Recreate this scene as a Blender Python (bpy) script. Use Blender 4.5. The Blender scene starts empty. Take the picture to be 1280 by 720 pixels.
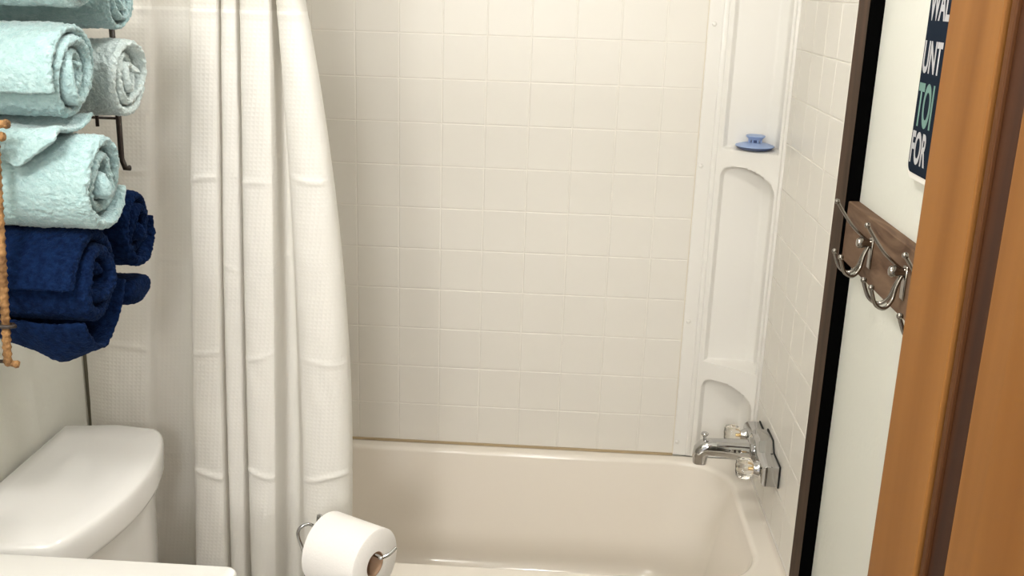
import bpy, bmesh, math, random
from mathutils import Vector, Matrix, noise

PI = math.pi
sc = bpy.context.scene
COL = sc.collection
random.seed(7)

# ------------------------------------------------------------------ camera
cam_d = bpy.data.cameras.new('camera')
cam_d.sensor_width = 36.0
cam_d.lens = 36.0 * 1288.23 / 1280.0
cam_d.clip_start = 0.02
cam = bpy.data.objects.new('camera', cam_d)
COL.objects.link(cam)
R0 = Vector((0.99814215, 0.05209459, 0.03159744))
R1 = Vector((-0.04501363, 0.28101136, 0.95864821))
R2 = Vector((-0.04106115, 0.9582895, -0.28283425))
m = Matrix((R0, R1, -R2)).transposed().to_4x4()
m.translation = Vector((0.51389741, -2.56398474, 1.60806127))
cam.matrix_world = m
sc.camera = cam

# ------------------------------------------------------------------ world, light, exposure
CEIL_Z = 2.30
w = bpy.data.worlds.new('ambient_fill')  # even ambient fill, added to soften the shadows
sc.world = w
w.use_nodes = True
w.node_tree.nodes['Background'].inputs[0].default_value = (1.0, 0.985, 0.968, 1)
w.node_tree.nodes['Background'].inputs[1].default_value = 0.6

LAMP = Vector((-0.05, -2.10, 2.00))
ld = bpy.data.lights.new('ceiling_bulb', 'POINT')
ld.energy = 15.5
ld.color = (1.0, 0.985, 0.968)
ld.shadow_soft_size = 0.075
lo = bpy.data.objects.new('ceiling_bulb', ld)
lo.location = LAMP
COL.objects.link(lo)

hd_ = bpy.data.lights.new('doorway_fill', 'POINT')      # unseen fill light added behind the doorway to lower contrast
hd_.energy = 76
hd_.color = (1.0, 0.985, 0.968)
hd_.shadow_soft_size = 0.22
ho = bpy.data.objects.new('doorway_fill', hd_)
ho.location = (0.42, -4.1, 2.0)
COL.objects.link(ho)

TUBL = Vector((.46, -1.10, CEIL_Z - .045))
td = bpy.data.lights.new('tub_bulb', 'POINT')        # small ceiling lamp in front of the tub
td.energy = 10.0
td.color = (1.0, 0.985, 0.968)
td.shadow_soft_size = 0.06
to_ = bpy.data.objects.new('tub_bulb', td)
to_.location = TUBL
COL.objects.link(to_)

sc.view_settings.view_transform = 'Standard'
sc.view_settings.look = 'None'
sc.view_settings.exposure = 0.66
sc.view_settings.gamma = 1.0
sc.view_settings.use_curve_mapping = False

# ------------------------------------------------------------------ materials
def mat(name, col, rough=0.5, metal=0.0, spec=0.5, trans=0.0, ior=1.45, sheen=0.0, coat=0.0):
    M = bpy.data.materials.new(name)
    M.use_nodes = True
    b = M.node_tree.nodes['Principled BSDF']
    b.inputs['Base Color'].default_value = (*col, 1)
    b.inputs['Roughness'].default_value = rough
    b.inputs['Metallic'].default_value = metal
    b.inputs['Specular IOR Level'].default_value = spec
    b.inputs['Transmission Weight'].default_value = trans
    b.inputs['IOR'].default_value = ior
    b.inputs['Sheen Weight'].default_value = sheen
    b.inputs['Coat Weight'].default_value = coat
    return M

def bump(M, scale, dist, detail=3.0, stretch=None, strength=1.0):
    nt = M.node_tree
    b = nt.nodes['Principled BSDF']
    tc = nt.nodes.new('ShaderNodeTexCoord')
    n = nt.nodes.new('ShaderNodeTexNoise')
    n.inputs['Scale'].default_value = scale
    n.inputs['Detail'].default_value = detail
    src = tc.outputs['Object']
    if stretch:
        mp = nt.nodes.new('ShaderNodeMapping')
        mp.inputs['Scale'].default_value = stretch
        nt.links.new(src, mp.inputs[0])
        src = mp.outputs[0]
    nt.links.new(src, n.inputs['Vector'])
    bp = nt.nodes.new('ShaderNodeBump')
    bp.inputs['Distance'].default_value = dist
    bp.inputs['Strength'].default_value = strength
    nt.links.new(n.outputs['Fac'], bp.inputs['Height'])
    nt.links.new(bp.outputs[0], b.inputs['Normal'])
    return n

def tint(M, c0, c1, scale, detail=4.0, stretch=(1, 1, 1), lo=0.35, hi=0.65, distort=0.0):
    nt = M.node_tree
    b = nt.nodes['Principled BSDF']
    tc = nt.nodes.new('ShaderNodeTexCoord')
    mp = nt.nodes.new('ShaderNodeMapping')
    mp.inputs['Scale'].default_value = stretch
    nt.links.new(tc.outputs['Object'], mp.inputs[0])
    n = nt.nodes.new('ShaderNodeTexNoise')
    n.inputs['Scale'].default_value = scale
    n.inputs['Detail'].default_value = detail
    n.inputs['Distortion'].default_value = distort
    nt.links.new(mp.outputs[0], n.inputs['Vector'])
    r = nt.nodes.new('ShaderNodeValToRGB')
    r.color_ramp.elements[0].position = lo
    r.color_ramp.elements[0].color = (*c0, 1)
    r.color_ramp.elements[1].position = hi
    r.color_ramp.elements[1].color = (*c1, 1)
    nt.links.new(n.outputs['Fac'], r.inputs[0])
    nt.links.new(r.outputs[0], b.inputs['Base Color'])
    return r

M_tile = mat('tile_plastic', (0.73, 0.675, 0.585), 0.32, spec=0.4)
tint(M_tile, (0.745, 0.71, 0.645), (0.77, 0.735, 0.67), 3.0)
M_grout = mat('grout_groove', (0.80, 0.76, 0.69), 0.5)  # lightened to stand in for light caught on the groove edges
M_unit = mat('shelf_plastic', (0.80, 0.775, 0.725), 0.28, spec=0.4)
M_caulk = mat('aged_caulk', (0.47, 0.36, 0.22), 0.6)
M_tub = mat('tub_acrylic', (0.83, 0.765, 0.675), 0.16, spec=0.5, coat=0.3)
M_wall = mat('wall_paint', (0.72, 0.715, 0.645), 0.6, spec=0.3)
bump(M_wall, 90, 0.0008)
M_ceil = mat('ceiling_paint', (0.86, 0.85, 0.82), 0.8)
M_floor = mat('floor_vinyl', (0.50, 0.45, 0.38), 0.4)
tint(M_floor, (0.46, 0.41, 0.34), (0.56, 0.51, 0.43), 9.0)
M_chrome = mat('chrome', (0.52, 0.515, 0.51), 0.05, metal=1.0)
M_satin = mat('satin_nickel', (0.30, 0.275, 0.245), 0.14, metal=1.0)
M_black = mat('black_paint', (0.002, 0.002, 0.002), 0.9, spec=0.0)
M_rubber = mat('black_gasket', (0.01, 0.01, 0.01), 0.6)
M_acrylic = mat('clear_acrylic', (0.97, 0.95, 0.90), 0.03, trans=1.0, ior=1.45)
M_brass = mat('brass_stem', (0.75, 0.55, 0.28), 0.25, metal=1.0)
M_porc = mat('white_porcelain', (0.80, 0.785, 0.76), 0.12, spec=0.5, coat=0.2)
M_seat = mat('white_seat_plastic', (0.80, 0.78, 0.74), 0.3)
M_counter = mat('white_counter', (0.86, 0.84, 0.80), 0.25)
M_cab = mat('cabinet_paint', (0.72, 0.70, 0.66), 0.45)
M_paper = mat('toilet_paper', (0.86, 0.83, 0.79), 0.95, spec=0.1)
bump(M_paper, 260, 0.0006)
M_card = mat('cardboard_core', (0.42, 0.27, 0.17), 0.9)
M_blue = mat('blue_silicone', (0.32, 0.42, 0.66), 0.4)
M_bluedk = mat('dark_blue_rim', (0.045, 0.075, 0.19), 0.4)
M_wire = mat('dark_iron_wire', (0.025, 0.015, 0.010), 0.5)
M_rattan = mat('rattan_wrap', (0.46, 0.25, 0.09), 0.7)
tint(M_rattan, (0.13, 0.06, 0.018), (0.36, 0.19, 0.07), 70.0)
bump(M_rattan, 220, 0.003)
M_navyboard = mat('navy_print', (0.008, 0.014, 0.026), 0.8, spec=0.08)
M_signrim = mat('sign_white_edge', (0.80, 0.77, 0.72), 0.5)
M_ltrw = mat('letter_white', (0.47, 0.465, 0.48), 0.7)
M_ltrg = mat('letter_green', (0.14, 0.26, 0.225), 0.7)
M_lampglass = mat('lamp_glass', (0.9, 0.88, 0.82), 0.4)
b = M_lampglass.node_tree.nodes['Principled BSDF']
b.inputs['Emission Color'].default_value = (1, 0.93, 0.83, 1)
b.inputs['Emission Strength'].default_value = 1.5

def wood(name, c0, c1, scale, rough=0.55, coat=0.0):
    M = mat(name, c0, rough, spec=0.2)
    tint(M, c0, c1, scale, 6.0, (1.0, 1.0, 0.09), 0.32, 0.68, 0.6)
    return M
M_oak = wood('stained_door_wood', (0.155, 0.058, 0.010), (0.235, 0.10, 0.024), 11.0)
M_oakdk = wood('dark_moulding_stain_shade', (0.016, 0.005, 0.002), (0.05, 0.016, 0.005), 22.0)  # dark stain with the groove's shade painted into the same colour
M_oakmid = wood('mid_moulding_stain_shade', (0.045, 0.015, 0.004), (0.09, 0.032, 0.008), 16.0)  # middle step: stain, also darkened for shade in the groove
M_brown = mat('walnut_board', (0.10, 0.06, 0.035), 0.6, spec=0.12)
tint(M_brown, (0.040, 0.022, 0.012), (0.080, 0.046, 0.028), 25.0, 5.0, (1, 1, 0.12))
M_rail = mat('rail_walnut', (0.15, 0.09, 0.055), 0.7, spec=0.15)
tint(M_rail, (0.085, 0.046, 0.028), (0.20, 0.125, 0.078), 26.0, 6.0, (1, 0.25, 1), 0.35, 0.7, 1.2)

def terry(name, c0, c1):
    M = mat(name, c0, 0.95, spec=0.05, sheen=0.5)
    tint(M, c0, c1, 120.0, 2.0)
    bump(M, 300, 0.0022, 2.0)
    b = M.node_tree.nodes['Principled BSDF']
    b.inputs['Sheen Roughness'].default_value = 0.4
    return M
M_aqua = terry('aqua_terry', (0.31, 0.45, 0.46), (0.38, 0.52, 0.525))
M_aqua2 = terry('pale_aqua_terry', (0.52, 0.61, 0.60), (0.58, 0.67, 0.66))
M_navy = terry('navy_terry', (0.0025, 0.008, 0.032), (0.005, 0.016, 0.058))
for M in (M_navy,):
    M.node_tree.nodes['Principled BSDF'].inputs['Sheen Weight'].default_value = 0.08
    M.node_tree.nodes['Principled BSDF'].inputs['Sheen Tint'].default_value = (0.25, 0.4, 0.8, 1)

def curtain_mat():
    M = mat('waffle_curtain', (0.83, 0.81, 0.765), 0.9, spec=0.1)
    nt = M.node_tree
    b = nt.nodes['Principled BSDF']
    uv = nt.nodes.new('ShaderNodeUVMap')
    sp = nt.nodes.new('ShaderNodeSeparateXYZ')
    nt.links.new(uv.outputs[0], sp.inputs[0])
    def math_(op, a, bb=None):
        n = nt.nodes.new('ShaderNodeMath')
        n.operation = op
        for i, v in enumerate((a, bb)):
            if v is None: continue
            if isinstance(v, (int, float)): n.inputs[i].default_value = v
            else: nt.links.new(v, n.inputs[i])
        return n.outputs[0]
    k = 2 * PI / 0.0078
    su = math_('SINE', math_('MULTIPLY', sp.outputs[0], k))
    sv = math_('SINE', math_('MULTIPLY', sp.outputs[1], k))
    wv = math_('MAXIMUM', su, sv)
    bp = nt.nodes.new('ShaderNodeBump')
    bp.inputs['Distance'].default_value = 0.0016
    bp.inputs['Strength'].default_value = 0.15
    nt.links.new(wv, bp.inputs['Height'])
    nt.links.new(bp.outputs[0], b.inputs['Normal'])
    # sheer header above the sewn seam is a slightly darker cloth
    hd = math_('GREATER_THAN', sp.outputs[1], 1.552)
    mx = nt.nodes.new('ShaderNodeMix')
    mx.data_type = 'RGBA'
    nt.links.new(hd, mx.inputs[0])
    mx.inputs[6].default_value = (0.83, 0.81, 0.765, 1)
    mx.inputs[7].default_value = (0.75, 0.725, 0.67, 1)
    nt.links.new(mx.outputs[2], b.inputs['Base Color'])
    tr = nt.nodes.new('ShaderNodeBsdfTranslucent')
    tr.inputs[0].default_value = (0.8, 0.76, 0.68, 1)
    ms = nt.nodes.new('ShaderNodeMixShader')
    ms.inputs[0].default_value = 0.22
    nt.links.new(b.outputs[0], ms.inputs[1])
    nt.links.new(tr.outputs[0], ms.inputs[2])
    nt.links.new(ms.outputs[0], nt.nodes['Material Output'].inputs[0])
    return M
M_curtain = curtain_mat()

# ------------------------------------------------------------------ helpers
def obj(name, me_or_bm, material=None, parent=None, smooth=None):
    if isinstance(me_or_bm, bmesh.types.BMesh):
        me = bpy.data.meshes.new(name)
        bmesh.ops.recalc_face_normals(me_or_bm, faces=me_or_bm.faces)
        me_or_bm.to_mesh(me)
        me_or_bm.free()
    else:
        me = me_or_bm
    if material and not me.materials:
        me.materials.append(material)
    if smooth is not None:
        for p in me.polygons: p.use_smooth = True
        if smooth < 180:
            me.set_sharp_from_angle(angle=math.radians(smooth))
    o = bpy.data.objects.new(name, me)
    COL.objects.link(o)
    if parent: o.parent = parent
    return o

def tag(o, label, cat, group=None):
    o['label'] = label
    o['category'] = cat
    if group: o['group'] = group
    return o

def thing(name, label, cat, loc=(0, 0, 0), group=None):
    o = bpy.data.objects.new(name, None)
    o.empty_display_size = 0.05
    o.location = loc
    COL.objects.link(o)
    return tag(o, label, cat, group)

def struct(name, bm, material, parent=None, smooth=None):
    o = obj(name, bm, material, parent, smooth)
    o['kind'] = 'structure'
    return o

def box(x0, x1, y0, y1, z0, z1, bev=0.0, seg=2, bm=None):
    t = bmesh.new()
    bmesh.ops.create_cube(t, size=1.0)
    for v in t.verts:
        v.co = Vector(((x0 + x1) / 2 + v.co.x * (x1 - x0), (y0 + y1) / 2 + v.co.y * (y1 - y0), (z0 + z1) / 2 + v.co.z * (z1 - z0)))
    if bev > 0:
        bmesh.ops.bevel(t, geom=list(t.edges), offset=bev, segments=seg, affect='EDGES', profile=0.5)
    if bm is None: return t
    me = bpy.data.meshes.new('t'); t.to_mesh(me); t.free()
    bm.from_mesh(me); bpy.data.meshes.remove(me)
    return bm

def loft(rings, close_ring=True, cap0=True, cap1=True, bm=None):
    bm = bm or bmesh.new()
    vs = [[bm.verts.new(p) for p in r] for r in rings]
    n = len(vs[0])
    for a, c in zip(vs, vs[1:]):
        for i in range(n if close_ring else n - 1):
            j = (i + 1) % n
            bm.faces.new((a[i], a[j], c[j], c[i]))
    if cap0: bm.faces.new(vs[0])
    if cap1: bm.faces.new(vs[-1])
    return bm

def tube(pts, rad, n=10, bm=None, cap=True):
    pts = [Vector(p) for p in pts]
    if not hasattr(rad, '__len__'): rad = [rad] * len(pts)
    rings = []
    t0 = (pts[1] - pts[0]).normalized()
    up = Vector((0, 0, 1)) if abs(t0.z) < 0.9 else Vector((1, 0, 0))
    nrm = (up - t0 * up.dot(t0)).normalized()
    for i, p in enumerate(pts):
        a = pts[max(i - 1, 0)]; c = pts[min(i + 1, len(pts) - 1)]
        t = (c - a).normalized()
        nrm = (nrm - t * nrm.dot(t)).normalized()
        bi = t.cross(nrm)
        rings.append([p + rad[i] * (math.cos(2 * PI * k / n) * nrm + math.sin(2 * PI * k / n) * bi) for k in range(n)])
    return loft(rings, True, cap, cap, bm)

def smooth_path(pts, sub=6):
    pts = [Vector(p) for p in pts]
    P = [pts[0] * 2 - pts[1]] + pts + [pts[-1] * 2 - pts[-2]]
    out = []
    for i in range(1, len(P) - 2):
        a, b_, c, d = P[i - 1], P[i], P[i + 1], P[i + 2]
        for s in range(sub):
            t = s / sub
            out.append(0.5 * ((2 * b_) + (c - a) * t + (2 * a - 5 * b_ + 4 * c - d) * t * t + (3 * b_ - a - 3 * c + d) * t ** 3))
    out.append(pts[-1])
    return out

def lathe(prof, axis=(0, 0, 1), org=(0, 0, 0), n=28, lobes=0, amp=0.0, bm=None):
    ax = Vector(axis).normalized()
    u = Vector((1, 0, 0)) if abs(ax.x) < 0.9 else Vector((0, 1, 0))
    u = (u - ax * u.dot(ax)).normalized()
    v = ax.cross(u)
    o = Vector(org)
    rings = []
    for r, h in prof:
        ring = []
        for k in range(n):
            a = 2 * PI * k / n
            rr = max(r, 1e-5) * (1 + amp * math.cos(lobes * a))
            ring.append(o + ax * h + rr * (math.cos(a) * u + math.sin(a) * v))
        rings.append(ring)
    return loft(rings, True, True, True, bm)

def sphere(c, r, bm=None, seg=12):
    bm = bm or bmesh.new()
    bmesh.ops.create_uvsphere(bm, u_segments=seg, v_segments=seg // 2 + 2, radius=r, matrix=Matrix.Translation(c))
    return bm

def prism(outline, axis_from, axis_to, fn, bm=None):
    """outline of 2D points placed by fn(p, t) at t=0 and t=1"""
    return loft([[fn(p, axis_from) for p in outline], [fn(p, axis_to) for p in outline]], True, True, True, bm)

# ------------------------------------------------------------------ setting
XL, XR = -0.385, 1.045
YF = -2.40
CEIL = 2.30
struct('floor', box(XL - .1, XR + .1, YF - .12, .12, -.05, 0), M_floor)
struct('ceiling', box(XL - .1, XR + .1, YF - .12, .12, CEIL, CEIL + .05), M_ceil)
wl = struct('wall_left', box(XL - .1, XL, YF, .02, 0, CEIL), M_wall)
wb = struct('wall_back', box(XL - .1, XR + .1, .006, .12, 0, CEIL), M_wall)
wr = struct('wall_right', box(XR + .003, XR + .1, YF, .006, 0, CEIL), M_wall)
bm = box(XL - .1, .10, YF - .11, YF, 0, CEIL)
box(.10, .86, YF - .11, YF, 2.06, CEIL, bm=bm)
box(.86, XR + .1, YF - .11, YF, 0, CEIL, bm=bm)
struct('wall_front', bm, M_wall)

# surround: backing sheets, then every tile as a piece of its own
obj('grout_sheet', box(XL + .001, .852, .002, .006, .40, 1.93), M_grout, wb)
obj('grout_sheet', box(XR, XR + .003, -.655, -.02, .40, 1.93), M_grout, wr)
T = .108
def tile_mesh(wd, ht):
    g, e, d = .0007, .0018, .0016
    x, z = wd / 2 - g, ht / 2 - g
    vs = [(-x, 0, -z), (x, 0, -z), (x, 0, z), (-x, 0, z)]
    vs += [(sx * (x - .0005), -d * .6, sz * (z - .0005)) for sx, sz in ((-1, -1), (1, -1), (1, 1), (-1, 1))]
    vs += [(sx * (x - e), -d, sz * (z - e)) for sx, sz in ((-1, -1), (1, -1), (1, 1), (-1, 1))]
    fs = [(8, 9, 10, 11)]
    for a in (0, 4):
        for i in range(4):
            j = (i + 1) % 4
            fs.append((a + i, a + j, a + 4 + j, a + 4 + i))
    me = bpy.data.meshes.new('tile')
    me.from_pydata(vs, [], fs)
    me.materials.append(M_tile)
    return me
tile_cache = {}
def tile(wd, cx, cz, parent, right=False, yc=0):
    key = round(wd, 4)
    if key not in tile_cache: tile_cache[key] = tile_mesh(wd, T)
    o = bpy.data.objects.new('tile', tile_cache[key])
    if right:
        o.location = (XR, yc, cz); o.rotation_euler = (0, 0, -PI / 2)
    else:
        o.location = (cx, .0025, cz)
    o.parent = parent
    COL.objects.link(o)
xs = [XL + .002] + [T * c for c in range(-3, 8)] + [.852]
for r in range(-4, 10):
    zc = 1.486 - T * (r + .5)
    for a, c in zip(xs, xs[1:]):
        tile(c - a, (a + c) / 2, zc, wb)
ys = [-.105, -.163, -.269, -.375, -.480, -.586, -.655]
for r in range(-4, 10):
    zc = 1.486 - T * (r + .5)
    for a, c in zip(ys, ys[1:]):
        tile(abs(c - a), 0, zc, wr, True, (a + c) / 2)
obj('caulk_line', box(XL + .002, .852, -.0035, .002, .4005, .4075), M_caulk, wb)
obj('caulk_line', box(XR - .003, XR + .001, -.70, -.003, .402, .4085), M_unit, wr)
obj('caulk_line', box(.8505, .8535, -.0008, .002, .4075, 1.93), mat('yellowed_caulk', (0.72, 0.655, 0.54), .5), wb)

# walnut board at the front edge of the surround, right and left
t1 = struct('trim_1', box(1.025, XR + .004, -.733, -.656, 0, 2.22, .0015, 1), M_brown)
obj('black_edge', box(1.0235, XR + .004, -.7355, -.733, 0, 2.22), M_black, t1)['label'] = 'black painted front edge'
t2 = struct('trim_2', box(XL - .003, XL + .012, -.745, -.69, 0, 2.22, .0015, 1), mat('olive_edge', (0.16, 0.145, 0.10), .6))

# ------------------------------------------------------------------ corner shelf unit
A = Vector((.898, -.006, 0)); Bq = Vector((1.0425, -.105, 0))
eD = (Bq - A).normalized(); LD = (Bq - A).length
nD = Vector((-eD.y, eD.x, 0))
def sstep(x):
    x = min(max(x, 0), 1); return x * x * (3 - 2 * x)
def niche_sd(s, z):
    """signed distance-like value, positive inside one of the three niches"""
    best = -1
    s0, s1 = .014, LD - .014
    for zb, zt, arch in ((1.237, 1.86, 0), (.680, 1.196, 1), (.40, .636, 1)):
        top = zt
        if arch:
            q = (s - s0) / (s1 - s0)
            top = zt - .042 * max(0, (q - .35) / .65) ** 2 - .012 * max(0, (.3 - q) / .3) ** 2
        # rounded box
        r = .018
        dx = max(s0 + r - s, s - (s1 - r)); dz = max(zb + r * .4 - z, z - (top - r))
        if dx > 0 and dz > 0 and z > zb + .05:
            sd = r - math.hypot(dx, dz)
        else:
            sd = min(s - s0, s1 - s, z - zb, top - z)
        best = max(best, sd)
    return best
def niche_depth(s, z):
    sd = niche_sd(s, z)
    if sd <= 0: return 0.0
    D = min(.070, .68 * s + .002, 1.32 * (LD - s) + .002)
    return D * sstep(sd / .0055)
ss = [0, .004, .008, .012] + [.014 + .0009 * i for i in range(9)] + [.024 + (LD - .048) * i / 34 for i in range(35)] + [LD - .014 - .0009 * (8 - i) for i in range(9)] + [LD - .012, LD - .008, LD - .004, LD]
zs = []
z = .4047
crit = (1.237, 1.86, .680, 1.196, .636)
while z < 1.93:
    zs.append(z)
    d = min(abs(z - c + (.03 if c in (1.196, .636) else 0)) for c in crit)
    z += .0016 if min(abs(z - c) for c in (1.237, .680)) < .012 else (.003 if any(-.07 < z - c < .006 for c in (1.196, .636, 1.86)) else .012)
zs.append(1.93)
bm = bmesh.new()
grid = []
for z in zs:
    row = [bm.verts.new((.8985, .004, z))]
    for s in ss:
        p = A + eD * s + nD * niche_depth(s, z)
        row.append(bm.verts.new((p.x, p.y, z)))
    row.append(bm.verts.new((1.0445, -.105, z)))
    grid.append(row)
for a, c in zip(grid, grid[1:]):
    for i in range(len(a) - 1):
        bm.faces.new((a[i], a[i + 1], c[i + 1], c[i]))
unit = thing('corner_shelf', 'tall cream moulded corner shelf unit with three niches between the tiled walls', 'shelf', (.95, -.03, .4075))
def under(o, root):
    o.parent = root
    o.matrix_parent_inverse = Matrix.Translation(-Vector(root.location))
    return o
under(obj('niche_body', bm, M_unit, None, 55), unit)
# mounting flange: flat strip with a raised bead beside the niche body
bm = box(.8525, .888, -.0045, .003, .4046, 1.93, .002, 2)
o = under(obj('flange', bm, M_unit), unit)
bm = box(.886, .900, -.0085, .003, .4046, 1.93, .0035, 3)
under(obj('bead', bm, M_unit, None, 40), unit)
bm = box(1.036, 1.0445, -.116, -.098, .4075, 1.93, .003, 3)
under(obj('side_bead', bm, M_unit, None, 40), unit)
for zc, xc in ((1.532, .867), (1.19, .863), (.784, .865), (.444, .862)):
    bm = lathe([(.0056, -.001), (.0056, .002), (.0046, .0038), (.0025, .0048), (.0003, .005)], (0, -1, 0), (xc, -.0042, zc), 16)
    under(obj('screw_cap', bm, M_unit, None, 50), unit)

# blue strainer on the upper shelf
sc_c = A + eD * .086 + nD * .029
st = thing('drain_strainer', 'blue silicone tub drain strainer with a small knob on the upper corner shelf', 'drain strainer', (sc_c.x, sc_c.y, 1.2395))
st_base = lathe([(.010, .0), (.026, .0), (.034, .003), (.0385, .0075), (.037, .009), (.010, .009)], (0, 0, 1), (0, 0, 0), 40)
o = obj('rim', st_base, M_bluedk, st, 40); o['label'] = 'dark blue underside rim'
obj('dish', lathe([(.036, .0075), (.0392, .0078), (.0385, .0095), (.028, .0128), (.017, .015), (.012, .0155)], (0, 0, 1), (0, 0, 0), 40), M_blue, st, 50)
for k in range(8):
    a = 2 * PI * (k + .3) / 8
    obj('prong', box(-.0018, .0018, -.0014, .0014, 0, .0075), M_blue, st)
    o = bpy.context.scene.collection.objects[-1]
    o.location = (.0125 * math.cos(a), .0125 * math.sin(a), .0145); o.rotation_euler = (0, 0, a)
obj('core', lathe([(.008, .014), (.008, .022)], (0, 0, 1), (0, 0, 0), 16), M_bluedk, st)
obj('knob', lathe([(.013, .0215), (.0145, .0235), (.0195, .0285), (.0185, .0305), (.010, .0295), (.0005, .029)], (0, 0, 1), (0, 0, 0), 28), M_blue, st, 50)

st.scale = (1.2, 1.2, 1.15)

# ------------------------------------------------------------------ bathtub
def rrect(x0, x1, y0, y1, r, z, n=20):
    pts = []
    for cx, cy, a0 in ((x1 - r, y1 - r, 0), (x0 + r, y1 - r, PI / 2), (x0 + r, y0 + r, PI), (x1 - r, y0 + r, 3 * PI / 2)):
        for k in range(n + 1):
            a = a0 + PI / 2 * k / n
            pts.append((cx + r * math.cos(a), cy + r * math.sin(a), z))
    return pts
X0, X1, Y0, Y1 = XL + .014, XR - .002, -.700, -.004
rings = [rrect(X0, X1, Y0 + .012, Y1, .004, .0), rrect(X0, X1, Y0 + .012, Y1, .004, .33), rrect(X0, X1, Y0, Y1, .004, .345)]
for k in range(6):
    a = PI / 2 * k / 5
    q = .014 * (1 - math.cos(a))
    rings.append(rrect(X0 + q * .3, X1 - q * .1, Y0 + q, Y1 - q * .1, .006, .389 + .014 * math.sin(a)))
ix0, ix1, iy0, iy1 = XL + .10, .985, -.607, -.040
for f in (.35, .7): rings.append(rrect(X0 + (ix0 - .012 - X0) * f, X1 + (ix1 + .012 - X1) * f, Y0 + (iy0 - .012 - Y0) * f, Y1 + (iy1 + .006 - Y1) * f, .006 + .11 * f, .4045))
for k in range(8):
    a = PI / 2 * k / 7
    q = .013 * math.sin(a)
    zz = .4045 - .013 * (1 - math.cos(a))
    rings.append(rrect(ix0 - .012 + q, ix1 + .012 - q, iy0 - .012 + q, iy1 + .006 - q, .125, zz))
for t in (.1, .25, .4, .55, .7, .8):
    rings.append(rrect(ix0 + .26 * t, ix1 - .085 * t, iy0 + .055 * t, iy1 - .008 - .045 * t, .125 + .03 * t, .39 - .33 * t))
for k in range(1, 7):
    a = PI / 2 * k / 6
    q = .07 * (1 - math.cos(a)); zz = .126 - .055 * math.sin(a)
    rings.append(rrect(ix0 + .208 + q, ix1 - .068 - q, iy0 + .044 + q, iy1 - .044 - q, .149 - q * .6, zz))
rings.append(rrect(ix0 + .50, ix1 - .30, iy0 + .2, iy1 - .2, .05, .068))
bm = loft(rings, True, True, True)
tub = tag(obj('bathtub', bm, M_tub, None, 50), 'cream built-in bathtub with rounded basin below the tiled wall', 'bathtub')

# ------------------------------------------------------------------ tub faucet
FY, FZ = -.290, .556
fau = thing('tub_faucet', 'chrome tub faucet with two clear knobs on the right tiled wall', 'faucet', (1.0405, FY, FZ))
def bow(g=0.0):
    h = .128 + g; e = .025 + g; c = .047 + g
    return [(-h, -e), (-.055, -e), (-.033, -c), (.033, -c), (.055, -e), (h, -e), (h, e), (.055, e), (.033, c), (-.033, c), (-.055, e), (-h, e)]
def fpt(xo):
    return lambda p, t: Vector((t, p[0], p[1]))
bm = loft([[Vector((0.0015, p[0], p[1])) for p in bow(.0018)], [Vector((-.0015, p[0], p[1])) for p in bow(.0018)]])
obj('gasket', bm, M_rubber, fau)
bm = bmesh.new()
prof = bow()
ringz = [[Vector((-.0008, p[0], p[1])) for p in prof], [Vector((-.030, p[0], p[1])) for p in prof],
         [Vector((-.038, p[0] * .985, p[1] * .78)) for p in prof], [Vector((-.041, p[0] * .95, p[1] * .5)) for p in prof]]
loft(ringz, bm=bm)
bmesh.ops.bevel(bm, geom=[e for e in bm.edges], offset=.0012, segments=1, affect='EDGES')
obj('body', bm, M_chrome, fau, 25)
# spout
path = [(-.036, 0, .006, .024, .027), (-.060, 0, .006, .0225, .025), (-.095, 0, .007, .0215, .0235), (-.125, 0, .008, .020, .022), (-.145, 0, .008, .0195, .021),
        (-.153, 0, .006, .0195, .0205), (-.159, 0, -.001, .019, .020), (-.161, 0, -.013, .018, .019), (-.1615, 0, -.032, .0165, .018)]
rings = []
for i, (x, y, z, h, wd) in enumerate(path):
    a = path[max(i - 1, 0)]; c = path[min(i + 1, len(path) - 1)]
    t = Vector((c[0] - a[0], 0, c[2] - a[2])).normalized()
    u = Vector((0, 1, 0)); v = t.cross(u)
    ring = []
    for k in range(24):
        an = 2 * PI * k / 24
        ca, sa = math.cos(an), math.sin(an)
        f = (abs(ca) ** 2.6 + abs(sa) ** 2.6) ** (-1 / 2.6)
        ring.append(Vector((x, y, z)) + u * wd * ca * f + v * h * sa * f)
    rings.append(ring)
rings.append([Vector((-.1615, 0, -.031)) + (p - Vector((-.1615, 0, -.032))) * .8 for p in rings[-1]])
rings.append([p + Vector((0, 0, .012)) for p in rings[-1]])
obj('spout', loft(rings), M_chrome, fau, 50)
obj('spout_collar', lathe([(.028, -.004), (.030, .0), (.030, .010), (.027, .013)], (-1, 0, 0), (-.037, 0, .006), 28), M_chrome, fau, 40)
obj('diverter_knob', lathe([(.0035, 0), (.0035, .012), (.006, .0145), (.0085, .0175), (.009, .0205), (.0065, .0235), (.0003, .0245)], (-.06, 0, 1), (-.153, 0, .022), 18), M_chrome, fau, 50)
for sgn in (1, -1):
    yy = .092 * sgn
    hd = obj('knob_handle', lathe([(.010, .0), (.0165, .002), (.0235, .008), (.0255, .016), (.0255, .026), (.0225, .034), (.0185, .0375), (.015, .036), (.0005, .034)], (-1, 0, 0), (-.052, yy, .002), 48, 8, .07), M_acrylic, fau, 35)
    hd['label'] = 'clear faceted acrylic knob'
    obj('stem', lathe([(.011, 0), (.011, .006), (.0065, .008), (.0055, .030), (.0003, .0305)], (-1, 0, 0), (-.036, yy, .002), 20), M_brass, fau, 40)['label'] = 'brass stem'
    obj('bonnet', lathe([(.0175, -.004), (.0175, .004), (.0130, .012), (.0125, .0145)], (-1, 0, 0), (-.038, yy, .002), 24), M_chrome, fau, 40)

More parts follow.
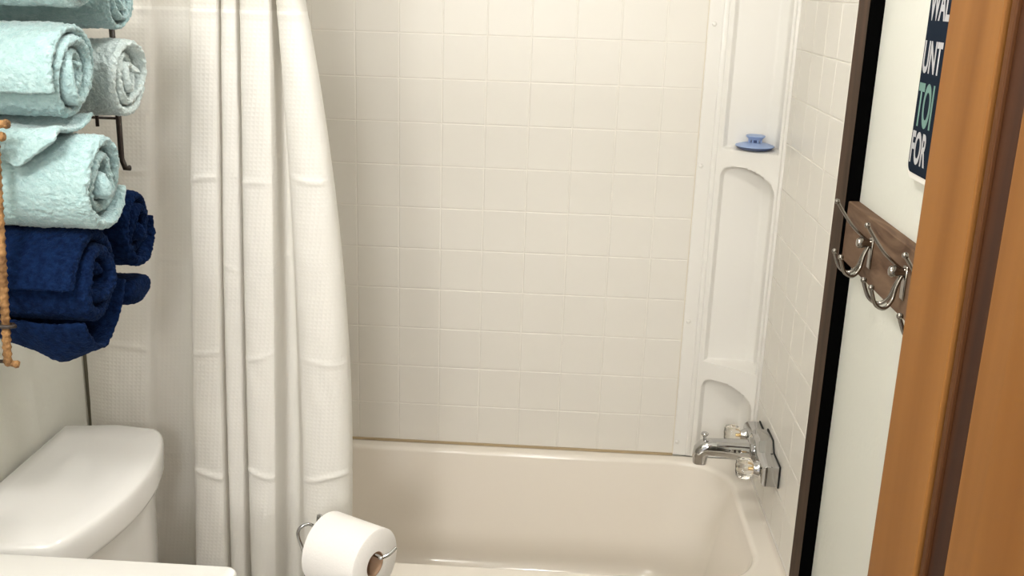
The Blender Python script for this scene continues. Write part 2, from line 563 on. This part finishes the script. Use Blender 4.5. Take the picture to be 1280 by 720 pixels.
# ------------------------------------------------------------------ shower curtain
CY = -.752
def px2x(px, k):
    # pixel columns of the photograph's folds, on the curtain plane
    a = ((-.1245, 246., .001405), (-.147, 250., .00152), (-.168, 258., .00161))[k]
    return a[0] + (px - a[1]) * a[2]
folds = [  # column at top, middle, bottom; depth towards the room
    (84, 96, 94, .000), (100, 108, 112, .004), (128, 130, 132, .014), (152, 150, 152, .018), (176, 176, 178, .016), (190, 190, 192, .010), (198, 197, 202, -.012),
    (220, 222, 228, -.020), (242, 245, 252, -.024), (246, 249, 256, .006), (246, 249, 256, .034), (250, 253, 261, .043), (264, 267, 278, .046), (276, 280, 291, .044), (280, 284, 295, .038),
    (281, 286, 296, .010), (283, 287, 299, .030), (288, 292, 304, .039), (297, 304, 314, .038), (302, 309, 318, .032), (304, 311, 321, .008), (307, 313, 325, .036), (314, 320, 333, .047),
    (328, 335, 344, .050), (340, 347, 353, .045), (344, 351, 357, .034), (345, 354, 361, -.016), (347, 364, 374, -.022), (349, 370, 383, .004), (351, 376, 391, .032), (360, 388, 403, .044),
    (371, 404, 417, .047), (379, 421, 432, .040), (383, 430, 441, .022), (382, 430, 441, -.006), (376, 422, 432, -.020)]
cp = []
def cr(vals, t):
    n = len(vals) - 1
    f = min(max(t, 0), .99999) * n
    i = int(f); u = f - i
    a = vals[max(i - 1, 0)]; b_ = vals[i]; c = vals[i + 1]; d = vals[min(i + 2, n)]
    return .5 * ((2 * b_) + (c - a) * u + (2 * a - 5 * b_ + 4 * c - d) * u * u + (3 * b_ - a - 3 * c + d) * u ** 3)
NU = 252
ft = [[px2x(f[k], k) for f in folds] for k in range(3)]
fd = [f[3] for f in folds]
def lag(xt, xm, xb, z):
    zt, zm, zb = 1.56, 1.055, .46
    zc = min(max(z, .40), 1.60)
    q = (xt * (zc - zm) * (zc - zb) / ((zt - zm) * (zt - zb)) + xm * (zc - zt) * (zc - zb) / ((zm - zt) * (zm - zb)) + xb * (zc - zt) * (zc - zm) / ((zb - zt) * (zb - zm)))
    return q
US = [(cr(ft[0], i / NU), cr(ft[1], i / NU), cr(ft[2], i / NU), cr(fd, i / NU)) for i in range(NU + 1)]
czs = []
z = .09
while z < 1.90:
    czs.append(z); z += .004
czs.append(1.90)
creases = [(1.262, .0034, 0), (.93, .0026, 2.0), (.690, .0060, 4.0), (1.10, .0018, 1.0)]
me = bpy.data.meshes.new('shower_curtain')
vs, fs, uvs = [], [], []
for z in czs:
    arc = 0; prev = None
    for i in range(NU + 1):
        u = i / NU
        x = lag(*US[i][:3], z); d = US[i][3]
        hang = .85 + .25 * (1.6 - z)
        y = CY - d * (hang if d > 0 else 1.0)
        for zc, amp, ph in creases:
            zz = zc + .007 * math.sin(u * 17 + ph) + .004 * math.sin(u * 41 + ph * 2)
            q = (z - zz) / .0048
            if abs(q) < 4: y -= amp * math.exp(-q * q) * (.5 + .5 * math.sin(u * 23 + ph * 3))
        # sewn hem ridge
        q = (z - 1.546) / .006
        if abs(q) < 4: y -= .0022 * math.exp(-q * q)
        y += .0025 * noise.noise(Vector((x * 14, 3.1, z * 5))) + .0012 * noise.noise(Vector((x * 45, 9.1, z * 22)))
        if prev: arc += math.hypot(x - prev[0], y - prev[1])
        prev = (x, y)
        vs.append((max(x, XL + .012), y, z)); uvs.append((arc, z))
W = NU + 1
for r in range(len(czs) - 1):
    for i in range(NU):
        fs.append((r * W + i, r * W + i + 1, (r + 1) * W + i + 1, (r + 1) * W + i))
me.from_pydata(vs, [], fs)
ul = me.uv_layers.new(name='UVMap')
for lp in me.loops:
    ul.data[lp.index].uv = uvs[lp.vertex_index]
me.materials.append(M_curtain)
cur = tag(obj('shower_curtain', me, None, None, 180), 'white waffle weave shower curtain pleated beside the tub', 'curtain')

rod = thing('curtain_rod', 'chrome shower curtain rod above the tub front edge', 'curtain rod', (0, CY, 1.935))
obj('bar', tube([(XL + .012, 0, 0), (1.0225, 0, 0)], .0125, 16), M_chrome, rod, 60)
for u in (.03, .2, .35, .5, .6, .72, .84, .95):
    xx = lag(cr(ft[0], u), cr(ft[1], u), cr(ft[2], u), 1.6)
    obj('ring', tube([(xx, .019 * math.cos(2 * PI * k / 20), -.006 + .022 * math.sin(2 * PI * k / 20)) for k in range(21)], .002, 6, cap=False), M_chrome, rod, 180)

# ------------------------------------------------------------------ towels
def fuzz(me, amp, f1):
    out = []
    for c, nv in zip([v.co.copy() for v in me.vertices], [n.vector.copy() for n in me.vertex_normals]):
        n = noise.noise(c * f1) * amp + noise.noise(c * 38 + Vector((3, 1, 7))) * amp * 1.2
        out.extend(c + nv * n)
    me.vertices.foreach_set('co', out)
    me.update()

CL = bpy.data.textures.new('terry_loops', 'CLOUDS')
CL.noise_scale = 0.0045
CL.noise_depth = 1
def pile(o, strength=.0046):
    m1 = o.modifiers.new('fine', 'SUBSURF'); m1.levels = 1; m1.render_levels = 1
    m2 = o.modifiers.new('loops', 'DISPLACE'); m2.texture = CL; m2.texture_coords = 'LOCAL'; m2.strength = strength; m2.mid_level = .5

def roll_mesh(L, ry, rz, turns, seed, phase, th=.012, r_in=.010, bulge=.010, NT=190):
    """spiral-wound towel along +x from 0 to L, centred on the axis"""
    rnd = random.Random(seed)
    a1, a2, a3 = (rnd.uniform(0, 6.28) for _ in range(3))
    pts = []
    tot = turns * 2 * PI
    for i in range(NT + 1):
        t = i / NT
        s = t ** .62                       # more points where the coil is wide
        th_ = tot * s
        r = r_in + (1.0 - th / 2 / .066) * .066 * s - r_in * s
        lump = 1 + .085 * math.sin(2 * th_ + a1) * (1 - s * .55) + .075 * math.sin(3 * th_ + a2) * (1 - s * .7)
        pts.append((th_ + phase, r * lump, s))
    us = [0, .0, .15, .3, .42, .54, .64, .73, .80, .86, .905, .94, .965, .98]
    rings = []
    def ring(xf, hf):
        out = []
        for k, (an, r, s) in enumerate(pts):
            xe = L + bulge * (math.sin(an * .5 + a3) * .7 + math.sin(an * 1.3 + a1) * .5) * (1 - .4 * s) - .006 * s ** 8
            rr = r + hf * th / 2
            out.append(Vector((xe * xf[0] + xf[1], math.cos(an) * rr * ry / .066, math.sin(an) * rr * rz / .066)))
        for k, (an, r, s) in reversed(list(enumerate(pts))):
            xe = L + bulge * (math.sin(an * .5 + a3) * .7 + math.sin(an * 1.3 + a1) * .5) * (1 - .4 * s) - .006 * s ** 8
            rr = r - hf * th / 2
            out.append(Vector((xe * xf[0] + xf[1], math.cos(an) * rr * ry / .066, math.sin(an) * rr * rz / .066)))
        return out
    N1 = 56
    for i in range(N1 + 1):
        rings.append(ring((i / N1 * (1 - .0) , -.009 * (i / N1)), .93))
    for k in range(1, 7):
        a = PI / 2 * k / 6
        rings.append(ring((1, -.009 + .009 * math.sin(a)), .93 * max(math.cos(a), .04)))
    bm = loft(rings, True, False, False)
    n = NT + 1
    bm.verts.ensure_lookup_table()
    base = (len(rings) - 1) * 2 * n
    for k in range(NT):
        bm.faces.new((bm.verts[base + k], bm.verts[base + k + 1], bm.verts[base + 2 * n - 2 - k], bm.verts[base + 2 * n - 1 - k]))
    me = bpy.data.meshes.new('rolled_towel')
    bmesh.ops.recalc_face_normals(bm, faces=bm.faces)
    bm.to_mesh(me); bm.free()
    fuzz(me, .0013, 210)
    return me

TG = 'rolled towels in the wall rack'
def towel(label, M, y, z, x1, ry, rz, turns, seed, phase, x0=XL + .014, yaw=0.0, th=.012, pitch=0.0, bulge=.010):
    me = roll_mesh(x1 - x0, ry, rz, turns, seed, phase, th, bulge=bulge)
    me.materials.append(M)
    o = obj('rolled_towel', me, None, None, 180)
    o.location = (x0, y, z)
    o.rotation_euler = (0, pitch, yaw)
    pile(o)
    return tag(o, label, 'towel', TG)

def flap(parent, M, fn, nu=40, nv=26, t=.006, label=None):
    """thick loose sheet given by fn(u, v) in the parent's axes"""
    P = [[Vector(fn(i / nu, j / nv)) for j in range(nv + 1)] for i in range(nu + 1)]
    bm = bmesh.new()
    nr = [[None] * (nv + 1) for _ in range(nu + 1)]
    for i in range(nu + 1):
        for j in range(nv + 1):
            du = P[min(i + 1, nu)][j] - P[max(i - 1, 0)][j]
            dv = P[i][min(j + 1, nv)] - P[i][max(j - 1, 0)]
            nr[i][j] = du.cross(dv).normalized()
    a = [[bm.verts.new(P[i][j] + nr[i][j] * t / 2) for j in range(nv + 1)] for i in range(nu + 1)]
    c = [[bm.verts.new(P[i][j] - nr[i][j] * t / 2) for j in range(nv + 1)] for i in range(nu + 1)]
    for i in range(nu):
        for j in range(nv):
            bm.faces.new((a[i][j], a[i + 1][j], a[i + 1][j + 1], a[i][j + 1]))
            bm.faces.new((c[i][j], c[i][j + 1], c[i + 1][j + 1], c[i + 1][j]))
    for i in range(nu):
        bm.faces.new((a[i][0], c[i][0], c[i + 1][0], a[i + 1][0]))
        bm.faces.new((a[i][nv], a[i + 1][nv], c[i + 1][nv], c[i][nv]))
    for j in range(nv):
        bm.faces.new((a[0][j], a[0][j + 1], c[0][j + 1], c[0][j]))
        bm.faces.new((a[nu][j], c[nu][j], c[nu][j + 1], a[nu][j + 1]))
    me = bpy.data.meshes.new('loose_flap')
    bmesh.ops.recalc_face_normals(bm, faces=bm.faces)
    bm.to_mesh(me); bm.free()
    fuzz(me, .0012, 200)
    me.materials.append(M)
    o = obj('loose_flap', me, None, parent, 180)
    pile(o)
    return o

YN, YFAR = -1.25, -1.065
tA = towel('aqua rolled towel second from the top of the near stack, with a hanging flap', M_aqua, YN, 1.482, -.108, .066, .066, 3.4, 3, 1.0)
tB = towel('aqua rolled towel lying on the navy towel, with a darker open coil', M_aqua, YN, 1.344, -.082, .071, .069, 2.6, 11, 2.2, th=.015)
tN = towel('navy blue rolled towel at the bottom front of the rack with a hanging flap', M_navy, YN, 1.208, -.100, .080, .074, 2.4, 21, .6, th=.017)
tT = towel('aqua rolled towel on top of the near stack, cut by the top of the photo', M_aqua, YN, 1.614, -.088, .068, .064, 3.2, 31, 2.0)
tF1 = towel('pale grey aqua rolled towel in the far stack above the bare wire upright', M_aqua2, YFAR, 1.464, -.116, .067, .066, 3.0, 41, .2, th=.013)
tF0 = towel('aqua rolled towel on top of the far stack behind the others', M_aqua, YFAR - .022, 1.573, -.112, .062, .048, 3.0, 51, 1.4)
tFN = towel('navy blue rolled towel in the far stack behind the aqua and front navy ones', M_navy, YFAR, 1.238, -.118, .056, .066, 2.6, 61, 2.6, th=.016)

# hanging corner of the navy towel: outer layer drooping below the roll
LN = -.100 - (XL + .014)
def navy_flap(u, v):
    x = .01 + (LN - .012) * u
    a = math.radians(-138 + 120 * v)
    peak = max(0, 1 - abs(u - .76) / .32)
    low = max(0, 1 - abs(v - .42) / .48)
    r = 1.05 + .02 * math.sin(u * 9) - .16 * max(0, 1 - v / .28)
    drop = .012 + .034 * peak ** 1.2
    return (x, math.cos(a) * .080 * r, math.sin(a) * .074 * r - drop * low)
flap(tN, M_navy, navy_flap)
LA = -.108 - (XL + .014)
def aqua_flap(u, v):
    x = .01 + (LA - .012) * u
    d = .005 + (.031 * max(0, 1 - (.80 - u) / .20) if u < .80 else .031 * max(0, 1 - (u - .80) / .19))
    P_ = ((.040, -.060), (.010, -.072), (-.025, -.0725), (-.055, -.068), (-.070, -.074 - d * .35), (-.0745, -.076 - d))
    return (x, cr([p[0] for p in P_], v), cr([p[1] for p in P_], v) + .002 * math.sin(u * 14))
flap(tA, M_aqua, aqua_flap)
LB = -.120 - (XL + .014)
def navy_tail(u, v):
    a = 2 * PI * v
    x = .02 + (LB - .03) * u
    return (x, .004 + .046 * math.cos(a), -.103 + .021 * math.sin(a))
bm = loft([[Vector(navy_tail(i / 24, j / 40)) for j in range(40)] for i in range(25)] + [[Vector((.0 + LB - .006, .004 + .040 * math.cos(2 * PI * j / 40), -.103 + .016 * math.sin(2 * PI * j / 40))) for j in range(40)], [Vector((LB - .004, .004 + .028 * math.cos(2 * PI * j / 40), -.103 + .008 * math.sin(2 * PI * j / 40))) for j in range(40)]])
me = bpy.data.meshes.new('loose_flap'); bmesh.ops.recalc_face_normals(bm, faces=bm.faces); bm.to_mesh(me); bm.free()
fuzz(me, .0013, 200); me.materials.append(M_navy)
pile(obj('loose_flap', me, None, tFN, 180))

# ------------------------------------------------------------------ wire rack
rack = thing('towel_rack', 'dark wire wall rack with rattan wrapped bars holding the rolled towels', 'rack', (XL, -1.15, 1.10))
def rk(p): return (p[0] - XL, p[1] + 1.15, p[2] - 1.10)
def wire(name, pts, r, M, n=8):
    return obj(name, tube([rk(p) for p in pts], r, n), M, rack, 180)
XRk = -.188
YRn, YRf = -1.352, -.955
def wrapped(name, p, q, r=.0058):
    p, q = Vector(p), Vector(q)
    L = (q - p).length
    n = int(L / .0032)
    pts, rad = [], []
    for i in range(n + 1):
        pts.append(rk(p.lerp(q, i / n))); rad.append(r * (.86 + .18 * (i % 3 == 1) + .06 * math.sin(i * 2.1)))
    return obj(name, tube(pts, rad, 9), M_rattan, rack, 180)
wrapped('wrapped_upright', (XRk + .019, YRn, 1.412), (XRk + .003, YRn, 1.118))
wrapped('wrapped_upright', (XRk - .045, YRn, 1.72), (XRk - .045, YRn, 1.412))
wire('upright', [(XRk, YRf, 1.72), (XRk, YRf, 1.32), (XRk + .006, YRf - .002, 1.305), (XRk + .014, YRf - .004, 1.306)], .0048, M_wire)
wire('upright', [(XRk - .035, YRf, 1.47), (XRk - .035, YRf, 1.37)], .003, M_wire)
wire('upright', [(XL + .008, YRn, 1.75), (XL + .008, YRn, 1.10)], .004, M_wire)
wire('upright', [(XL + .008, YRf, 1.75), (XL + .008, YRf, 1.10)], .004, M_wire)
wrapped('wrapped_foot', (XRk, YRn, 1.120), (XRk + .016, YRn + .004, 1.116), .005)
wrapped('wrapped_rail', (XRk + .034, YRn - .006, 1.413), (XL + .01, YRn - .006, 1.400))
wrapped('wrapped_rail', (XRk - .045, YRn, 1.72), (XRk, YRf, 1.72))
wrapped('wrapped_rail', (XRk + .040, YRn - .004, 1.428), (XL + .01, YRn - .004, 1.418))
for zz in (1.17, 1.40, 1.60):
    wire('side_wire', [(XL + .006, YRn, zz), (XRk + .012, YRn - .005, zz), (XRk + .018, YRn, zz), (XRk + .012, YRn + .006, zz), (XRk - .004, YRn + .008, zz)], .0028, M_wire)
    wire('side_wire', [(XL + .006, YRf, zz - .016), (XRk, YRf, zz - .016)], .0022, M_wire)
for xx in (XL + .05, XL + .11):
    wire('shelf_wire', [(xx, YRn, 1.117), (xx, YRf, 1.117)], .0025, M_wire)
for zz in (1.12, 1.30, 1.55):
    wire('back_wire', [(XL + .006, YRn, zz), (XL + .006, YRf, zz)], .0025, M_wire)
wire('side_wire', [(XRk, YRf, 1.117), (XL + .006, YRf, 1.117)], .0025, M_wire)
wire('side_wire', [(XRk, YRn, 1.121), (XL + .006, YRn, 1.117)], .0025, M_wire)

# ------------------------------------------------------------------ toilet
TX, TY = XL + .004, -1.058
toi = thing('toilet', 'white porcelain toilet whose tank stands against the left wall', 'toilet', (TX, TY, 0))
def tank_outline(depth0, depth1, hw, r, n=12, back=0.0):
    """plan outline: straight back at x=back, bowed front"""
    pts = []
    pts.append((back, -hw * .93)); 
    # near side corner to front bow to far side corner
    for k in range(41):
        t = -1 + 2 * k / 40
        yy = t * hw
        q = abs(t)
        edge = (1 - q ** 18) ** (1 / 3.5) if q < 1 else 0
        xx = depth0 * .55 + (depth0 * .45 + (depth1 - depth0) * (1 - t * t)) * edge
        pts.append((xx, yy))
    pts.append((back, hw * .93))
    return pts
def tk(o, z, sx=1.0, inset=0.0):
    cx = .10
    return [Vector((cx + (x - cx) * sx if x > .001 else x + inset * .3, y * sx, z)) for x, y in o]
lidp = tank_outline(.181, .231, .222, .04, back=.004)
bodp = tank_outline(.164, .216, .205, .04, back=.010)
obj('tank', loft([tk(bodp, .40, .90), tk(bodp, .44, .95), tk(bodp, .60, .985), tk(bodp, .745, 1.0)]), M_porc, toi, 40)
rl = [tk(lidp, .747, .965), tk(lidp, .750, .985), tk(lidp, .756, .995), tk(lidp, .780, 1.0), tk(lidp, .790, .998), tk(lidp, .797, .99), tk(lidp, .801, .975), tk(lidp, .8035, .945), tk(lidp, .805, .7), tk(lidp, .806, .3)]
obj('tank_lid', loft(rl), M_porc, toi, 50)
def oval(cx, hx, hy, z, n=40, egg=.0):
    return [Vector((cx + hx * math.cos(2 * PI * k / n), hy * (1 - egg * math.cos(2 * PI * k / n)) * math.sin(2 * PI * k / n), z)) for k in range(n)]
obj('bowl', loft([oval(.36, .20, .11, 0), oval(.36, .19, .10, .10), oval(.37, .19, .105, .2), oval(.41, .235, .16, .32, egg=.1), oval(.43, .250, .172, .375, egg=.1), oval(.43, .250, .174, .392, egg=.1), oval(.43, .20, .135, .392, egg=.1), oval(.42, .13, .09, .27), oval(.40, .06, .04, .21)]), M_porc, toi, 60)
obj('foot', box(.02, .30, -.10, .10, .0, .40, .03, 3), M_porc, toi, 60)
obj('seat', loft([oval(.425, .25, .174, .394, egg=.1), oval(.425, .252, .175, .405, egg=.1), oval(.425, .245, .18, .411, egg=.1), oval(.425, .16, .115, .411, egg=.1), oval(.425, .155, .11, .398, egg=.1)], cap0=False, cap1=False), M_seat, toi, 50)
obj('seat_cover', loft([oval(.425, .25, .174, .412, egg=.1), oval(.425, .252, .175, .420, egg=.1), oval(.425, .243, .178, .428, egg=.1), oval(.425, .12, .09, .431, egg=.1)]), M_seat, toi, 50)

# ------------------------------------------------------------------ vanity
van = thing('vanity', 'white vanity with a rounded countertop corner at the lower left', 'vanity', (XL + .006, -1.79, 0))
vy0, vy1, vx = -.47, .44, .485
def corner_top(g, z):
    return [Vector((x + .2425, y - .015, z)) for x, y, _ in rrect(-.2405 + g, .2405 - g, -.455 + g, .455 - g, .014, 0, 8)]
obj('countertop', loft([corner_top(.003, .803), corner_top(0, .807), corner_top(0, .835), corner_top(.0015, .838), corner_top(.004, .840)]), M_counter, van, 50)
obj('cabinet', box(.003, .455, -.46, .43, .09, .803, .003, 1), M_cab, van)
obj('toe_kick', box(.003, .40, -.45, .42, 0, .09), M_cab, van)
for s in (-1, 1):
    dr = obj('cabinet_door', box(.4555, .473, -.015 + (0.004 if s > 0 else -.435), -.015 + (.435 if s > 0 else -.004), .12, .78, .004, 2), M_cab, van)
    obj('pull', lathe([(.005, 0), (.005, .012), (.013, .018), (.013, .024), (.0005, .026)], (1, 0, 0), (.473, -.015 + s * .04, .62), 18), M_satin, dr, 50)
obj('backsplash', box(.002, .018, -.47, .44, .840, .92, .004, 2), M_counter, van)

# ------------------------------------------------------------------ toilet paper and stand
RD = Vector((.887, -.46, 0)).normalized()
RC = Vector((.223, -.986, .6275))          # centre of the roll's outer face
hr = .0645
roll = thing('toilet_paper_roll', 'white toilet paper roll on the chrome wire stand', 'toilet paper', tuple(RC - RD * .1126))
RM = Matrix.Identity(4)
def rloc(v): return v
bm = lathe([(.0235, 0), (hr - .002, 0), (hr, .0015), (hr, .111), (hr - .002, .1126), (.0235, .1126)], RD, (0, 0, 0), 64)
# open the core: drop caps
bm.faces.ensure_lookup_table()
for f in [f for f in bm.faces if len(f.verts) > 10]: bm.faces.remove(f)
obj('paper', bm, M_paper, roll, 50)
rings = []
bm = lathe([(.0235, .0005), (.0235, .1121), (.0222, .1121), (.0222, .0005)], RD, (0, 0, 0), 48)
for f in [f for f in bm.faces if len(f.verts) > 10]: bm.faces.remove(f)
obj('cardboard_core', bm, M_card, roll, 50)

SB = Vector((.075, -.800, 0))
stand = thing('toilet_paper_stand', 'chrome wire toilet paper stand with a looped top behind the roll', 'paper holder', tuple(SB))
def sl(p): return (p.x - SB.x, p.y - SB.y, p.z)
def rp(a, s_, z):            # along the roll axis, to the side, up from the axis
    return RC + RD * a + Vector((RD.y, -RD.x, 0)) * s_ + Vector((0, 0, z))
arm = [rp(-.130, 0, .0188), rp(-.05, 0, .0188), rp(.004, 0, .0188), rp(.014, .003, .019), rp(.022, -.010, .022), rp(.026, -.026, .029)]
obj('arm', tube([sl(p) for p in smooth_path(arm, 6)], .0032, 10), M_chrome, stand, 180)
foot = Vector((.075, -.862, .008))
mid = rp(-.150, .012, -.10)
loop = [foot, foot + Vector((0, 0, .12)), foot + Vector((0, 0, .455)), mid, rp(-.150, .012, -.03), rp(-.156, .022, .015), rp(-.154, .020, .032), rp(-.145, .009, .038), rp(-.137, .001, .032), rp(-.130, 0, .0188)]
obj('post', tube([sl(p) for p in smooth_path(loop, 8)], .0032, 10), M_chrome, stand, 180)
foot2 = foot + Vector((.03, .02, 0))
back = [foot2, foot2 + Vector((0, 0, .12)), foot2 + Vector((0, 0, .455)), rp(-.137, -.010, -.06), rp(-.137, -.010, .036), rp(-.128, -.006, .053), rp(-.120, -.002, .047)]
obj('post', tube([sl(p) for p in smooth_path(back, 8)], .0032, 10), M_chrome, stand, 180)
obj('base', tube([(.075 * math.cos(2 * PI * k / 32), .075 * math.sin(2 * PI * k / 32), .005) for k in range(33)], .0045, 8, cap=False), M_chrome, stand, 180)
obj('base_bar', tube([sl(Vector((.06, -.872, .006))), sl(Vector((.105, -.842, .006))), sl(Vector((.145, -.79, .006)))], .004, 8), M_chrome, stand, 180)

# ------------------------------------------------------------------ hook rail
rail = thing('coat_hook_rail', 'walnut hook rail with double chrome hooks on the right wall', 'hook rail', (XR + .003, -1.13, 1.205))
obj('board', box(-.020, 0, -.40, .393, -.053, .053, .0015, 1), M_rail, rail)
for hy in (-.905, -1.080, -1.255, -1.43):
    yy = hy + 1.13
    bm = bmesh.new()
    # base plate and post
    box(-.0235, -.0195, yy - .008, yy + .008, -.026, .026, .0015, 1, bm)
    lathe([(.0065, 0), (.0065, .010), (.0085, .014), (.009, .020), (.0065, .0235), (.0003, .0245)], (-1, 0, .05), (-.022, yy, .016), 14, bm=bm)
    hk = obj('coat_hook', bm, M_satin, rail, 40)
    # upper prong
    p = smooth_path([(-.024, yy, .018), (-.038, yy + .002, .028), (-.056, yy + .004, .045), (-.072, yy + .006, .066), (-.084, yy + .004, .083)], 5)
    bm = tube(p, .0026, 8); sphere(p[-1], .0045, bm)
    obj('upper_prong', bm, M_satin, hk, 60)
    for s in (-1, 1):
        p = smooth_path([(-.026, yy + .002 * s, .012), (-.033, yy + .004 * s, -.006), (-.038, yy + .008 * s, -.026), (-.050, yy + .013 * s, -.037), (-.064, yy + .017 * s, -.030), (-.072, yy + .020 * s, -.012), (-.074, yy + .020 * s, -.004)], 5)
        bm = tube(p, .003, 8); sphere(p[-1], .0048, bm)
        obj('lower_prong', bm, M_satin, hk, 60)

# ------------------------------------------------------------------ wall sign
SY0, SY1, SZ0, SZ1 = -.996, -1.30, 1.349, 1.80
sg = thing('wall_sign', 'navy wall sign with tall white and green capital letters beside the door', 'sign', (XR + .003, (SY0 + SY1) / 2, SZ0))
yc = (SY0 + SY1) / 2
def sgring(g, x):
    return [Vector((x, p[0], p[1])) for p in [(q[0], q[1]) for q in rrect(-(SY0 - SY1) / 2 + g, (SY0 - SY1) / 2 - g, 0 + g, SZ1 - SZ0 - g, .014, 0, 6)]]
obj('backing', loft([sgring(0, 0), sgring(0, -.010), sgring(.0008, -.0112)]), M_signrim, sg)
fc = obj('face', loft([sgring(.0012, -.011), sgring(.0012, -.0125)]), M_navyboard, sg)
for v in fc.data.vertices:
    if v.co.z < .03: v.co.z += .0085
def letters(txt, z0, h, M, wid):
    cu = bpy.data.curves.new('letters', 'FONT')
    cu.body = txt
    cu.size = 1.0
    cu.extrude = 0.0
    cu.offset = 0.028
    to = bpy.data.objects.new('letters', cu)
    COL.objects.link(to)
    dg = bpy.context.evaluated_depsgraph_get()
    me = bpy.data.meshes.new_from_object(to.evaluated_get(dg))
    bpy.data.objects.remove(to)
    xs_ = [v.co.x for v in me.vertices]; ys_ = [v.co.y for v in me.vertices]
    x0, x1, y0, y1 = min(xs_), max(xs_), min(ys_), max(ys_)
    for v in me.vertices:
        tx = (v.co.x - x0) / (x1 - x0); ty = (v.co.y - y0) / (y1 - y0)
        v.co = Vector((-.0130, (SY0 - .0055 - wid * tx) - yc, z0 + ty * h - SZ0))
    me.materials.clear(); me.materials.append(M)
    return obj('lettering', me, None, sg)
letters('FOR', 1.372, .048, M_ltrw, .066)
o = letters('TOI', 1.426, .064, M_ltrg, .066); o['label'] = 'green letters'
letters('UNT', 1.503, .046, M_ltrw, .074)
letters('WAL', 1.577, .048, M_ltrw, .080)

# ------------------------------------------------------------------ open door
DX = .82                                            # face towards the room
DY0, DY1 = -2.375, -1.692
GY = -1.798                                         # inner edge of the free stile
door = struct('door_1', box(DX + .0075, DX + .024, DY0 + .02, DY1 - .02, .02, 2.02), M_oak)
def dpart(name, x0, x1, y0, y1, z0, z1, M=M_oak, bev=.0015):
    return obj(name, box(x0, x1, y0, y1, z0, z1, bev, 2), M, door)
dpart('stile', DX, DX + .036, GY, DY1, .01, 2.035)
dpart('stile', DX, DX + .036, DY0, DY0 + .112, .01, 2.035)
H0 = DY0 + .112
for z0, z1 in ((.01, .22), (.86, 1.0), (1.90, 2.035)):
    dpart('cross_rail', DX, DX + .036, H0, GY, z0, z1)
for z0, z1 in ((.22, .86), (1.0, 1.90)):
    # stepped sticking on the four sides, stain and groove shade in its dark colour, then a field that rises slowly from it
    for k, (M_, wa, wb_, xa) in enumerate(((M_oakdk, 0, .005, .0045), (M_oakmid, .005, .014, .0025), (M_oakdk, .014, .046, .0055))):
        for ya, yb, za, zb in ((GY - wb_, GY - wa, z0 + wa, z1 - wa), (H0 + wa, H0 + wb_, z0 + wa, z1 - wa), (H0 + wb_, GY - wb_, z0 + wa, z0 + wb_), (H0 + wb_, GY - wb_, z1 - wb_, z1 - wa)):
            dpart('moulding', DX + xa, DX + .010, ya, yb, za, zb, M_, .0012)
    ya, yb, za, zb = H0 + .046, GY - .046, z0 + .046, z1 - .046
    def rr(g, x): return [Vector((x, y, z)) for y, z in ((ya + g, za + g), (yb - g, za + g), (yb - g, zb - g), (ya + g, zb - g))]
    obj('panel', loft([rr(0, DX + .009), rr(0, DX + .0052), rr(.002, DX + .005), rr(.045, DX + .0022), rr(.048, DX + .002)]), M_oak, door)
bm = lathe([(.026, 0), (.026, .006), (.010, .010), (.010, .030), (.024, .040), (.027, .055), (.020, .066), (.0005, .069)], (-1, 0, 0), (DX, -1.755, .93), 24)
obj('door_knob', bm, M_satin, door, 50)

# ------------------------------------------------------------------ ceiling lamp
cl = thing('ceiling_light', 'round frosted lamp hanging on a short rod from the ceiling', 'lamp', (LAMP.x, LAMP.y, CEIL))
dz = LAMP.z + .15 - CEIL
obj('base', lathe([(.06, 0), (.06, -.014), (.05, -.020)], (0, 0, 1), (0, 0, 0), 32), M_satin, cl, 40)
obj('rod', tube([(0, 0, -.018), (0, 0, dz + .005)], .008, 12), M_satin, cl, 60)
obj('shade', lathe([(.03, dz + .01), (.105, dz - .01), (.10, dz - .025), (.08, dz - .042), (.04, dz - .050), (.0005, dz - .052)], (0, 0, 1), (0, 0, 0), 32), M_lampglass, cl, 60)

tl = thing('tub_ceiling_light', 'small round recessed ceiling light in front of the bathtub', 'lamp', (TUBL.x, TUBL.y, CEIL))
obj('ring', lathe([(.085, 0), (.085, -.004), (.078, -.009), (.070, -.009), (.068, -.002)], (0, 0, 1), (0, 0, 0), 36), M_satin, tl, 40)
obj('diffuser', lathe([(.068, -.001), (.066, -.004), (.0005, -.006)], (0, 0, 1), (0, 0, 0), 36), M_lampglass, tl, 60)
